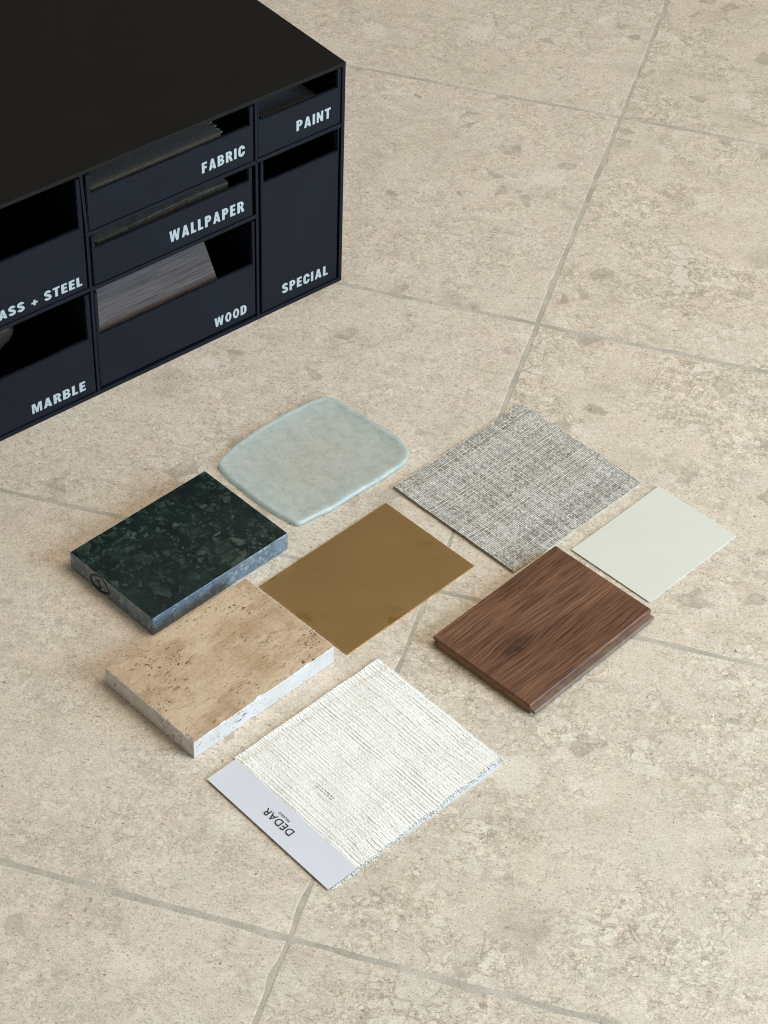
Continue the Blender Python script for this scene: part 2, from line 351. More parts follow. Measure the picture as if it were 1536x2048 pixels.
def grid_top(bm, ring, N, z, mi=0):
    """close a four-sided ring of 2*(N0+N1) verts with a grid of quads"""
    a, b = N; V = {}
    for i in range(a): V[i, 0] = ring[i]; V[a - i, b] = ring[a + b + i]
    for j in range(b): V[a, j] = ring[a + j]; V[0, b - j] = ring[2 * a + b + j]
    for i in range(1, a):
        for j in range(1, b):
            u, v = i / a, j / b
            p = V[i, 0].co * (1 - v) + V[i, b].co * v + V[0, j].co * (1 - u) + V[a, j].co * u
            p -= V[0, 0].co * (1 - u) * (1 - v) + V[a, 0].co * u * (1 - v) + V[0, b].co * (1 - u) * v + V[a, b].co * u * v
            V[i, j] = bm.verts.new((p.x, p.y, z))
    for i in range(a):
        for j in range(b):
            f = bm.faces.new((V[i, j], V[i + 1, j], V[i + 1, j + 1], V[i, j + 1])); f.material_index = mi
# ------------------------------------------------------------------ floor
FLOOR_O = Vector((.043, 1.314, 0)); FLOOR_A = R(-15.1)
bm = bmesh.new(); box(bm, -2.6, 2.6, -2.4, 2.8, -.03, -.00028)
floor = link('floor', bm, MAT['grout']); floor.location = FLOOR_O; floor.rotation_euler = (0, 0, FLOOR_A); floor['kind'] = 'structure'
rows = [-1.10, -.731, -.3615, .0080, .379, .748, 1.117, 1.487]
def tile(u0, u1, v0, v1, tint, seed):
    """one stone tile with hand-cut, slightly wandering edges and an eased arris"""
    rnd = random.Random(seed); N = 64; ring = []
    def side(a, b):
        for k in range(N):
            t = k / N; q = a.lerp(b, t); d = (b - a).normalized(); nrm = Vector((-d.y, d.x))
            w = noise.noise(Vector((q.x * 9, q.y * 9, seed * 3.1))) * .0010 + noise.noise(Vector((q.x * 60, q.y * 60, seed * 1.7))) * .0007
            edge = min(t, 1 - t) * (b - a).length
            w *= min(1, edge / .01)
            ch = max(0, noise.noise(Vector((q.x * 34, q.y * 34, seed * 9.3))) - .36) * .009
            ring.append(q + nrm * (w + ch))
    j = lambda: rnd.uniform(-.0006, .0006)
    c = [Vector((u0 + j(), v0 + j())), Vector((u1 + j(), v0 + j())), Vector((u1 + j(), v1 + j())), Vector((u0 + j(), v1 + j()))]
    for i in range(4): side(c[i], c[(i + 1) % 4])
    mid = Vector(((u0 + u1) / 2, (v0 + v1) / 2)); bm = bmesh.new(); L = []
    for ins, z in ((0, -.012), (0, -.0003), (.0002, -.0001), (.0012, 0.0)):
        L.append([bm.verts.new((q.x - math.copysign(min(ins, abs(q.x - mid.x)), q.x - mid.x), q.y - math.copysign(min(ins, abs(q.y - mid.y)), q.y - mid.y), z)) for q in ring])
    n = len(ring)
    for a, b in zip(L, L[1:]):
        for i in range(n): bm.faces.new((a[i], a[(i + 1) % n], b[(i + 1) % n], b[i]))
    grid_top(bm, L[-1], (N, N), 0.0)
    o = link('floor_tile', bm, MAT['stone'], floor); o.color = (*tint, .5 if u0 < -.5 else 1.0)
    return o
GV, GH = .0019, .0023
tints = {}
for r in range(len(rows) - 1):
    for side in (0, 1):
        base = (1.0, .985, .985) if side == 0 else (.975, .960, .945)
        k = 1 + random.uniform(-.02, .02)
        u0, u1 = ((-.95, -.0045 - GV), (-.0045 + GV, .95))[side]
        tile(u0, u1, rows[r] + GH, rows[r + 1] - GH, tuple(x * k for x in base), r * 2 + side + 1)

# ------------------------------------------------------------------ lettering (bold grotesque capitals drawn from outlines)
def arc(cx, cy, rx, ry, a0, a1, n=14): return [(cx + rx * math.cos(R(a0 + (a1 - a0) * i / n)), cy + ry * math.sin(R(a0 + (a1 - a0) * i / n))) for i in range(n + 1)]
def stroke(pts, w):
    l, r = [], []
    for i, p in enumerate(pts):
        a = Vector(pts[max(0, i - 1)]); b = Vector(pts[min(len(pts) - 1, i + 1)]); d = (b - a).normalized()
        l.append((p[0] - d.y * w, p[1] + d.x * w)); r.append((p[0] + d.y * w, p[1] - d.x * w))
    return l + r[::-1]
def bowl(x0, x1, y0, y1, t, tv):       # a D-shaped outline and its counter
    h = (y1 - y0) / 2; cy = (y0 + y1) / 2; r = min(h, (x1 - x0) * .6)
    out = [(x0, y0)] + arc(x1 - r, y0 + r, r, r, -90, 0, 8) + arc(x1 - r, y1 - r, r, r, 0, 90, 8) + [(x0, y1)]
    ri = max(.02, r - t)
    inn = [(x0 + t, y0 + tv)] + arc(x1 - t - ri, y0 + tv + ri, ri, ri, -90, 0, 6) + arc(x1 - t - ri, y1 - tv - ri, ri, ri, 0, 90, 6) + [(x0 + t, y1 - tv)]
    return out, inn
S_ = .235; T_ = .185
def glyph(ch):
    if ch == 'I': return .24, [[(0, 0), (.225, 0), (.225, 1), (0, 1)]]
    if ch == 'L': return .47, [[(0, 0), (.46, 0), (.46, T_), (S_, T_), (S_, 1), (0, 1)]]
    if ch == 'T': return .56, [[(.17, 0), (.39, 0), (.39, 1 - T_), (.56, 1 - T_), (.56, 1), (0, 1), (0, 1 - T_), (.17, 1 - T_)]]
    if ch == 'F': return .49, [[(0, 0), (S_, 0), (S_, .40), (.44, .40), (.44, .40 + T_), (S_, .40 + T_), (S_, 1 - T_), (.48, 1 - T_), (.48, 1), (0, 1)]]
    if ch == 'E': return .50, [[(0, 0), (.49, 0), (.49, T_), (S_, T_), (S_, .42), (.45, .42), (.45, .42 + T_), (S_, .42 + T_), (S_, 1 - T_), (.48, 1 - T_), (.48, 1), (0, 1)]]
    if ch == 'A': return .66, [[(0, 0), (.215, 0), (.25, .17), (.41, .17), (.445, 0), (.66, 0), (.445, 1), (.215, 1)], [(.283, .34), (.377, .34), (.33, .66)]]
    if ch == 'N': return .62, [[(0, 0), (.19, 0), (.19, .58), (.41, 0), (.61, 0), (.61, 1), (.42, 1), (.42, .42), (.20, 1), (0, 1)]]
    if ch == 'M': return .80, [[(0, 0), (.18, 0), (.18, .66), (.31, 0), (.48, 0), (.61, .66), (.61, 0), (.79, 0), (.79, 1), (.53, 1), (.395, .40), (.26, 1), (0, 1)]]
    if ch == 'W': return .92, [[(.14, 0), (.35, 0), (.46, .56), (.57, 0), (.78, 0), (.92, 1), (.72, 1), (.66, .40), (.55, 1), (.37, 1), (.26, .40), (.20, 1), (0, 1)]]
    if ch == '+': return .50, [[(.165, .06), (.335, .06), (.335, .265), (.5, .265), (.5, .435), (.335, .435), (.335, .64), (.165, .64), (.165, .435), (0, .435), (0, .265), (.165, .265)]]
    if ch == 'D': o, i = bowl(0, .60, 0, 1, S_, T_); return .61, [o, i]
    if ch == 'P':
        o, i = bowl(0, .57, .38, 1, S_, T_ * .95); return .57, [[(0, 0), (S_, 0), (S_, .38)] + o[1:], i]
    if ch == 'B':
        out = [(0, 0)] + arc(.33, .28, .28, .28, -90, 62, 10) + arc(.31, .735, .25, .265, -52, 90, 9) + [(0, 1)]
        return .61, [out, [(S_, .165), (.31, .165)] + arc(.315, .28, .085, .115, -80, 80, 5) + [(.31, .395), (S_, .395)], [(S_, .60), (.30, .60)] + arc(.30, .72, .075, .12, -80, 80, 5) + [(.30, .84), (S_, .84)]]
    if ch == 'R':
        o, i = bowl(0, .58, .40, 1, S_, T_ * .95)
        return .62, [[(0, 0), (S_, 0), (S_, .38), (.29, .38), (.37, .10), (.40, 0), (.63, 0), (.57, .22), (.53, .36), (.47, .43)] + o[4:], i]
    if ch == 'O': return .63, [arc(.315, .5, .315, .52, 0, 360, 36)[:-1], arc(.315, .5, .10, .33, 0, 360, 28)[:-1]]
    if ch == 'C': return .60, [stroke(arc(.30, .66, .195, .25, -5, 180, 14) + arc(.30, .34, .195, .25, 180, 365, 14), .115)]
    if ch == 'G': return .63, [stroke(arc(.30, .66, .195, .25, 0, 180, 14) + arc(.30, .34, .195, .25, 180, 340, 14) + [(.495, .42), (.32, .42)], .113)]
    if ch == 'S': return .58, [stroke(arc(.285, .735, .18, .175, 5, 200, 14) + [(.18, .585), (.285, .515), (.39, .445)] + arc(.285, .265, .185, .175, 25, -175, 14), .113)]
    return .30, []
def text_mesh(name, s, x0, x1, z0, z1b, h, mat, parent, y=-.0002, thick=.0004):
    """letters standing on the local XZ plane between x0 and x1, baseline from z0 (left) to z1b (right)"""
    gs = [glyph(c) for c in s]; tot = sum(g[0] for g in gs) * h; kx = ((x1 - x0) - .17 * h * (len(s) - 1)) / tot; track = .17 * h
    cu = bpy.data.curves.new(name, 'CURVE'); cu.dimensions = '2D'; cu.fill_mode = 'BOTH'; cu.extrude = thick / 2
    x = x0
    for w, loops in gs:
        for lp in loops:
            sp = cu.splines.new('POLY'); sp.points.add(len(lp) - 1); sp.use_cyclic_u = True
            for i, (px, pz) in enumerate(lp):
                X = x + px * h * kx; sp.points[i].co = (X, z0 + (z1b - z0) * (X - x0) / (x1 - x0) + pz * h, 0, 1)
        x += w * h * kx + track
    tmp = bpy.data.objects.new(name, cu); COL.objects.link(tmp)
    me = bpy.data.meshes.new_from_object(tmp.evaluated_get(bpy.context.evaluated_depsgraph_get()))
    bpy.data.objects.remove(tmp); me.materials.clear(); me.materials.append(mat); me.name = name
    me.transform(Matrix.Translation((0, y, 0)) @ Matrix.Rotation(R(90), 4, 'X'))
    o = bpy.data.objects.new(name, me); COL.objects.link(o); o.parent = parent
    return o

# ------------------------------------------------------------------ drawer cabinet.  local x = -s along the front, y = into the cabinet
CAB = (-.04977, 1.73635, 0); CAB_A = R(40.9184); CW, CD, CH, TP = .4635, .335, .24375, .0038
cab = thing('drawer_cabinet', 'black box cabinet with labelled open-front drawers standing on the stone floor', 'cabinet', CAB, CAB_A)
K = MAT['black']
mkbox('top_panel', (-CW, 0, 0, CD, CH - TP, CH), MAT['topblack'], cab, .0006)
mkbox('bottom_panel', (-CW, 0, .0001, CD, 0, .0040), K, cab)
mkbox('side_panel', (-TP, 0, .0002, CD, .0041, CH - TP - .0001), K, cab)
mkbox('side_panel', (-CW, -CW + TP, .0002, CD, .0041, CH - TP - .0001), K, cab)
mkbox('back_panel', (-CW + TP, -TP, CD - .004, CD - .0002, .0041, CH - TP - .0001), K, cab)
def divider(s, z0, z1, lean=0.0):
    bm = bmesh.new(); box(bm, -s - .0015, -s + .0015, .0006, CD - .005, z0, z1, .0004)
    for v in bm.verts: v.co.x -= lean * (v.co.z - z0)
    link('divider', bm, K, cab)
divider(.0997, .0041, .1760); divider(.0997, .1801, CH - TP - .0001)
divider(.2797, .0041, .1170); divider(.2800, .1212, .1756); divider(.2798, .1795, CH - TP - .0001, .035)
def shelf(s0, s1, z0, z1): mkbox('shelf', (-s1, -s0, .0004, CD - .005, z0, z1), K, cab)
shelf(TP, .1012, .1761, .1799); shelf(.0983, .2818, .1757, .1794); shelf(.0983, .2813, .1171, .1208); shelf(.2815, CW - TP, .1181, .1217)
def drawer(word, s0, s1, z0, z1, notch, si0, si1, txt):
    """open tray: U-shaped front plate, two sides, bottom and back"""
    d = bpy.data.objects.new('drawer', None); COL.objects.link(d); d.parent = cab; d.empty_display_size = .02
    d['label'] = 'black drawer lettered ' + word
    y0, y1 = .0014, .0040
    bm = bmesh.new()
    prism(bm, [(-s1, z0), (-s0, z0), (-s0, z1), (-si0, z1), (-si0, notch), (-si1, notch), (-si1, z1), (-s1, z1)], y0, y1, 'y')
    bmesh.ops.recalc_face_normals(bm, faces=bm.faces[:])
    bmesh.ops.bevel(bm, geom=[e for e in bm.edges if abs(e.verts[0].co.y - y0) < 1e-6 and abs(e.verts[1].co.y - y0) < 1e-6], offset=.0006, segments=2, affect='EDGES')
    link('drawer_front', bm, K, d)
    mkbox('drawer_side', (-s1 + .0002, -s1 + .0028, y1 + .0001, .29, z0 + .0002, z1 - .0004), K, d, 0)
    mkbox('drawer_side', (-s0 - .0028, -s0 - .0002, y1 + .0001, .29, z0 + .0002, z1 - .0004), K, d, 0)
    mkbox('drawer_base', (-s1 + .003, -s0 - .003, y1 + .0001, .29, z0 + .0002, z0 + .0022), K, d, 0)
    mkbox('drawer_back', (-s1 + .0002, -s0 - .0002, .2901, .292, z0 + .0002, z1 - .0004), K, d, 0)
    a, b, zb0, zb1, h = txt
    text_mesh('lettering', word, -a, -b, zb0, zb1, h, MAT['letter'], d, y0 - .0002)
    return d
drawer('PAINT', .0041, .0976, .1804, .2384, .2192, .0086, .0957, (.0548, .0160, .1917, .1911, .0108))
drawer('SPECIAL', .0052, .0950, .0046, .1750, .1511, .0072, .0915, (.0713, .0166, .0164, .0142, .0108))
drawer('FABRIC', .1022, .2774, .1797, .2372, .2181, .1065, .2727, (.1589, .1124, .1897, .1903, .0108))
drawer('GLASS + STEEL', .2827, .4590, .1221, .2370, .1869, .2872, .4555, (.3890, .2882, .1292, .1279, .0096))
drawer('MARBLE', .2820, .4590, .0045, .1149, .0662, .2868, .4555, (.3496, .2930, .0128, .0120, .0104))
drawer('WALLPAPER', .1042, .2761, .1213, .1740, .1605, .1087, .2724, (.1958, .1141, .1317, .1305, .0117))
drawer('WOOD', .1022, .2774, .0066, .1140, .0663, .1056, .2737, (.1500, .1131, .0135, .0136, .0104))
CM = Matrix.Translation(CAB) @ Matrix.Rotation(CAB_A, 4, 'Z')
def in_cab(o, s, d, z, rx=0.0, rz=0.0):
    o.matrix_world = CM @ Matrix.Translation((-s, d, z)) @ Matrix.Rotation(rz, 4, 'Z') @ Matrix.Rotation(rx, 4, 'X')
def tag(o, label, cat, group=None):
    o['label'] = label; o['category'] = cat
    if group: o['group'] = group
    return o
# contents of the drawers
bm = bmesh.new(); box(bm, -.062, 0, 0, .10, -.022, 0, .0004)
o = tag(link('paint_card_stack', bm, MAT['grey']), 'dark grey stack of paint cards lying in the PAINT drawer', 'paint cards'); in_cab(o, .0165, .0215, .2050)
fab = thing('folded_fabric', 'folded olive cloth with a frayed edge inside the FABRIC drawer', 'fabric'); in_cab(fab, .1290, .0125, .2150)
bm = bmesh.new(); box(bm, -.138, 0, 0, .10, -.030, 0, .003); link('cloth', bm, MAT['cloth'], fab, True)
mkbox('hem', (-.1375, -.001, -.0009, .0001, -.0085, -.0004), MAT['hem'], fab, .0003)
bm = bmesh.new()
for k in range(34):
    yy = random.uniform(0, .03); zz = -.0006 - (random.random() * .007 if k % 3 == 0 and yy < .004 else 0)
    L = random.uniform(.0012, .0038); t = Vector((L, random.uniform(-.001, .001), random.uniform(-.0006, .001))); w = .00022
    a = Vector((-.0008, yy, zz)); box(bm, 0, 1, -w, w, -w, w)
    for v in bm.verts[-8:]:
        q = v.co.copy(); v.co = a + t * q.x + Vector((0, q.y, q.z))
fr = link('frayed_edge', bm, MAT['hem'], fab); fr['kind'] = 'stuff'
for k in range(7):
    bm = bmesh.new(); nx = 30; th = .0011; L = .142 + random.uniform(-.003, .003); z = -.0092 + k * .0019
    for i in range(nx):
        for (a, b) in ((i, i + 1),):
            f = lambda q: (-L + L * q / nx, z + .0016 * math.sin(q / nx * 5 + k * .7) * (k / 6))
            x0, za = f(a); x1, zb = f(b)
            vs = [bm.verts.new(c) for c in ((x0, 0, za), (x1, 0, zb), (x1, .10, zb), (x0, .10, za), (x0, 0, za + th), (x1, 0, zb + th), (x1, .10, zb + th), (x0, .10, za + th))]
            for q in ((0, 1, 5, 4), (4, 5, 6, 7), (3, 2, 1, 0)) + (((1, 2, 6, 5),) if i == nx - 1 else ()): bm.faces.new([vs[j] for j in q])
    bmesh.ops.remove_doubles(bm, verts=bm.verts[:], dist=1e-6)
    o = tag(link('wallpaper_sheet', bm, MAT['wpap']), ('bottom', 'second lowest', 'third lowest', 'middle', 'third highest', 'second highest', 'topmost')[k] + ' brown wallpaper sheet of the stack inside the WALLPAPER drawer', 'wallpaper', 'wallpaper sheets in the drawer')
    in_cab(o, .1240, .0105 + random.uniform(0, .0012), .1570)
def tilted_board(name, label, s, d, z, w, h, t, mat, tilt):
    bm = bmesh.new(); box(bm, -w, 0, 0, h, -t, 0, .0004)
    for v in bm.verts: v.co.x = -v.co.x   # long grain along +x for the material
    bmesh.ops.reverse_faces(bm, faces=bm.faces[:])
    for v in bm.verts: v.co.x -= w
    o = tag(link(name, bm, mat), label, 'wood sample'); in_cab(o, s, d, z, tilt); return o
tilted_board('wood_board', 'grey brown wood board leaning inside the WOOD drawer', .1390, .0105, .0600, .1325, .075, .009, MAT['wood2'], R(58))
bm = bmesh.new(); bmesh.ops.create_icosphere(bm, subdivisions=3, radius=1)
for v in bm.verts: v.co = Vector((v.co.x * .024, v.co.y * .02, v.co.z * .020)) * (1 + .25 * noise.noise(v.co * 2.1))
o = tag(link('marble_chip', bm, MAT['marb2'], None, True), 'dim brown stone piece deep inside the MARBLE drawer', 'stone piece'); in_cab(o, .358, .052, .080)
# ------------------------------------------------------------------ slabs
def slab(bm, a, b, h, mi_top, mi_side, chip=0.0, seed=0, N=(60, 44), bev=.0004, dirs=None):
    """rectangular slab with eased, optionally chipped top arris: rings from bottom to top, then a top face"""
    pts = []
    for i in range(N[0]): pts.append((a * i / N[0], 0, 0, -1))
    for i in range(N[1]): pts.append((a, b * i / N[1], 1, 0))
    for i in range(N[0]): pts.append((a - a * i / N[0], b, 0, 1))
    for i in range(N[1]): pts.append((0, b - b * i / N[1], -1, 0))
    rings = [[], [], [], [], []]
    for x, y, nx, ny in pts:
        t1 = max(0, noise.noise(Vector((x * 80, y * 80, seed))) - .12) * chip + abs(noise.noise(Vector((x * 260, y * 260, seed + 5)))) * chip * .25
        t2 = max(0, noise.noise(Vector((x * 110, y * 110, seed + 9))) - .2) * chip * .8
        if x > a - 1e-6 or y > b - 1e-6: t1 *= .15
        cx, cy = a / 2 - x, b / 2 - y
        ux, uy = (math.copysign(1, cx) if abs(cx) > 1e-6 else 0), (math.copysign(1, cy) if abs(cy) > 1e-6 else 0)
        onx = x < 1e-6 or x > a - 1e-6; ony = y < 1e-6 or y > b - 1e-6
        ix = ux if onx else 0; iy = uy if ony else 0
        for r, (ins, z) in enumerate(((bev + t2, 0), (0, bev + t2 * 1.2), (0, h - bev - t1 * 1.3), (bev + t1, h - t1 * .15), (bev * 2.2 + t1 * 1.3, h))):
            rings[r].append(bm.verts.new((x + ix * ins, y + iy * ins, z)))
    n = len(pts)
    for r in range(4):
        for i in range(n):
            f = bm.faces.new((rings[r][i], rings[r][(i + 1) % n], rings[r + 1][(i + 1) % n], rings[r + 1][i])); f.material_index = mi_side if r < 3 else mi_top
    grid_top(bm, rings[4], N, h, mi_top)
    f = bm.faces.new(rings[0][::-1]); f.material_index = mi_side

# green marble
gm = thing('marble_sample', 'dark green polished marble slab with a circled mark drawn on its end', 'stone sample', (-.18244, 1.25748, .0002), R(45.99))
bm = bmesh.new(); slab(bm, .14748, .10529, .0187, 0, 1, .0006, 3, bev=.0003); link('slab', bm, [MAT['gmar'], MAT['gsaw']], gm)
def ribbon(bm, pts, w, f, t=.00012):
    n = len(pts); q = []
    for i, p in enumerate(pts):
        a = Vector(pts[max(0, i - 1)]); b = Vector(pts[min(n - 1, i + 1)]); d = (b - a).normalized(); ww = w * (1 - .35 * abs(2 * i / (n - 1) - 1))
        q.append((Vector(p) + Vector((-d.y, d.x)) * ww, Vector(p) - Vector((-d.y, d.x)) * ww))
    vs = [(bm.verts.new(f(l, t)), bm.verts.new(f(r, t))) for l, r in q]; v0 = [(bm.verts.new(f(l, 0)), bm.verts.new(f(r, 0))) for l, r in q]
    for i in range(n - 1):
        bm.faces.new((vs[i][0], vs[i][1], vs[i + 1][1], vs[i + 1][0]))
        bm.faces.new((vs[i][0], vs[i + 1][0], v0[i + 1][0], v0[i][0])); bm.faces.new((vs[i][1], v0[i][1], v0[i + 1][1], vs[i + 1][1]))
def smooth(pts, n=6):
    out = []
    for i in range(len(pts) - 1):
        p0, p1, p2, p3 = (Vector(pts[max(0, i - 1)]), Vector(pts[i]), Vector(pts[i + 1]), Vector(pts[min(len(pts) - 1, i + 2)]))
        for k in range(n):
            t = k / n; out.append(tuple(.5 * (2 * p1 + (p2 - p0) * t + (2 * p0 - 5 * p1 + 4 * p2 - p3) * t * t + (3 * p1 - p0 - 3 * p2 + p3) * t ** 3)))
    return out + [tuple(pts[-1])]
bm = bmesh.new(); onend = lambda p, t: (-.00005 - t, p[0], p[1])
ribbon(bm, smooth([(.0668, .0182), (.0745, .0150), (.0790, .0090), (.0765, .0035), (.0694, .0012), (.0625, .0028), (.0565, .0062), (.0545, .0088)]), .0015, onend)
ribbon(bm, smooth([(.0668, .0182), (.0620, .0176), (.0580, .0130), (.0548, .0086)]), .0013, onend)
ribbon(bm, smooth([(.0655, .0128), (.0690, .0126), (.0706, .0102), (.0672, .0082), (.0662, .0058), (.0688, .0036), (.0712, .0046)]), .0012, onend)
bmesh.ops.recalc_face_normals(bm, faces=bm.faces[:])
link('marker_drawing', bm, MAT['marker'], gm)

# travertine
tv = thing('travertine_sample', 'tan travertine slab with brown pits and a chalky pale sawn edge', 'stone sample', (-.13797, 1.12968, .0002), R(46.07))
bm = bmesh.new(); slab(bm, .14767, .10546, .0182, 0, 1, .0030, 11, (150, 110), .0003); link('slab', bm, [MAT['trav'], MAT['tsaw']], tv)

# brass plate
bm = bmesh.new(); box(bm, 0, .14814, 0, .10539, 0, .0010, .0001)
o = tag(link('brass_plate', bm, MAT['brass']), 'thin flat brass plate with dull smudged edges lying on the floor', 'metal sample'); o.location = (-.02471, 1.24431, .0003); o.rotation_euler = (0, 0, R(46.3))

# woven wallpaper swatch: a thin sheet, one edge lifting slightly
def sheet(a, b, th, zf, nx=40, ny=36, wob=.0):
    bm = bmesh.new(); top = {}; bot = {}
    for i in range(nx + 1):
        for j in range(ny + 1):
            x, y = a * i / nx, b * j / ny
            ex = wob * noise.noise(Vector((y * 60, i, 2))) if i in (0, nx) else 0; ey = wob * noise.noise(Vector((x * 60, j, 5))) if j in (0, ny) else 0
            z = zf(x / a, y / b); bot[i, j] = bm.verts.new((x + ex, y + ey, z)); top[i, j] = bm.verts.new((x + ex, y + ey, z + th))
    for i in range(nx):
        for j in range(ny):
            bm.faces.new((top[i, j], top[i + 1, j], top[i + 1, j + 1], top[i, j + 1])).material_index = 0
            bm.faces.new((bot[i, j], bot[i, j + 1], bot[i + 1, j + 1], bot[i + 1, j])).material_index = 1
    for i in range(nx):
        bm.faces.new((bot[i, 0], bot[i + 1, 0], top[i + 1, 0], top[i, 0])).material_index = 1
        bm.faces.new((top[i, ny], top[i + 1, ny], bot[i + 1, ny], bot[i, ny])).material_index = 1
    for j in range(ny):
        bm.faces.new((top[0, j], top[0, j + 1], bot[0, j + 1], bot[0, j])).material_index = 1
        bm.faces.new((bot[nx, j], bot[nx, j + 1], top[nx, j + 1], top[nx, j])).material_index = 1
    return bm
bm = sheet(.1645, .1438, .0007, lambda u, v: .0004 + .0022 * max(0, 1 - u * 4) ** 2 + .0004 * math.sin(v * 5) ** 2, wob=.0006)
o = tag(link('wallpaper_swatch', bm, [MAT['paper'], MAT['edge']], None, False), 'square grey woven-texture wallpaper swatch lying flat on the floor', 'wallpaper'); o.location = (.1108, 1.3447, 0); o.rotation_euler = (0, 0, R(46.3))
# paint card
bm = sheet(.11578, .08611, .0006, lambda u, v: .0003 + .0007 * max(0, 1 - u * 3) ** 2)
o = tag(link('paint_card', bm, [MAT['card'], MAT['chipedge']]), 'plain off-white paint card, rightmost of the laid out samples', 'paint card'); o.location = (.22273, 1.31682, 0); o.rotation_euler = (0, 0, R(46.86))

# wood floorboard sample with tongue and groove
wd = thing('wood_sample', 'brown walnut floorboard offcut with tongue and groove edges and a dark knot', 'wood sample', (.12082, 1.18839, .0002), R(47.46))
A_, B_, H_ = .1497, .10482, .0112
bm = bmesh.new(); N = 70
for x0_, x1_ in ((0, A_),):
    prof = [(0, .0078), (-.0002, H_ - .0014), (.0011, H_), (B_ - .0010, H_), (B_, H_ - .0010), (B_, .0078)]
    rings = []
    for i in range(2):
        xx = (x0_, x1_)[i]
        rings.append([bm.verts.new((xx, y, z)) for y, z in prof])
    n = len(prof)
    for k in range(n): bm.faces.new((rings[0][k], rings[0][(k + 1) % n], rings[1][(k + 1) % n], rings[1][k]))
    bm.faces.new(rings[0]); bm.faces.new(rings[1][::-1])
bmesh.ops.recalc_face_normals(bm, faces=bm.faces[:])
link('veneer', bm, MAT['vene'], wd)
bm = bmesh.new(); prism(bm, [(.0004, 0), (.0004, .0077), (B_ - .0046, .0077), (B_ - .0046, .0048), (B_ - .0012, .0048), (B_ - .0012, 0)], .0008, A_ - .0006, 'x')
bmesh.ops.recalc_face_normals(bm, faces=bm.faces[:]); link('core', bm, MAT['core'], wd)
bm = bmesh.new(); prism(bm, [(.0003, .0030), (-.0040, .0030), (-.0046, .0036), (-.0046, .0054), (-.0038, .0062), (.0003, .0062)], .0010, A_ - .0007, 'x')
bmesh.ops.recalc_face_normals(bm, faces=bm.faces[:]); link('tongue', bm, MAT['tong'], wd)

# ------------------------------------------------------------------ frosted glass
gl = [(-0.058, 1.5587), (-0.0433, 1.5541), (-0.0309, 1.5428), (-0.0105, 1.5259), (0.0082, 1.5093), (0.0176, 1.4951), (0.0202, 1.4856), (0.018, 1.4759), (0.0043, 1.4598), (-0.0205, 1.4357), (-0.0448, 1.4121), (-0.0641, 1.3965), (-0.0727, 1.3913), (-0.0816, 1.3962), (-0.1013, 1.4106), (-0.1217, 1.4306), (-0.1369, 1.4475), (-0.1456, 1.4602), (-0.1449, 1.468), (-0.1393, 1.4779), (-0.1265, 1.4971), (-0.1096, 1.5159), (-0.0898, 1.5351), (-0.0722, 1.5503)]
loop = smooth(gl + gl[:1], 5)[:-1][::-1]
loop = [(x + .0011 * noise.noise(Vector((x * 55, y * 55, 4))), y + .0011 * noise.noise(Vector((x * 55, y * 55, 9)))) for x, y in loop]
gc = Vector((-.0625, 1.475, 0)); n = len(loop); bm = bmesh.new(); rings = []
prof = [(.0025, 0, 1), (.0006, .0005, 1), (0, .0016, 1), (.0001, .0033, 1), (.0006, .0044, 1), (.0016, .0050, .8), (.0036, .0053, .5), (.0075, .0053, .18), (.020, .0052, 0), (.036, .0053, 0)]
rimv = []
for ins, z, rm in prof:
    ring = []
    for i in range(n):
        a, b, c_ = Vector(loop[i - 1]), Vector(loop[i]), Vector(loop[(i + 1) % n]); d = (c_ - a).normalized(); nr = Vector((-d.y, d.x))
        rad = gc.xy - b
        if nr.dot(rad) < 0: nr = -nr
        q = b + rad.normalized() * (ins / max(.75, nr.dot(rad.normalized()))) * (1 + .25 * noise.noise(Vector((b.x * 30, b.y * 30, 3))))
        zz = z + (.0003 * noise.noise(Vector((q.x * 40, q.y * 40, 1))) if z > .004 else 0)
        ring.append(bm.verts.new((q.x - gc.x, q.y - gc.y, zz))); rimv.append(rm)
    rings.append(ring)
rimv += [0, 0]
for a, b in zip(rings, rings[1:]):
    for i in range(n): bm.faces.new((a[i], a[(i + 1) % n], b[(i + 1) % n], b[i]))
for ring, zc in ((rings[-1], .0053), (rings[0], 0)):
    cv = bm.verts.new((0, 0, zc))
    for i in range(n): bm.faces.new((ring[i], ring[(i + 1) % n], cv))
bmesh.ops.recalc_face_normals(bm, faces=bm.faces[:])
go = link('glass_sample', bm, MAT['glass'], None, True); at = go.data.attributes.new('rim', 'FLOAT', 'POINT')
for i, r_ in enumerate(rimv): at.data[i].value = r_
o = tag(go, 'frosted pale aqua glass piece with rounded corners on the stone floor', 'glass sample'); o.location = (gc.x, gc.y, .0003)

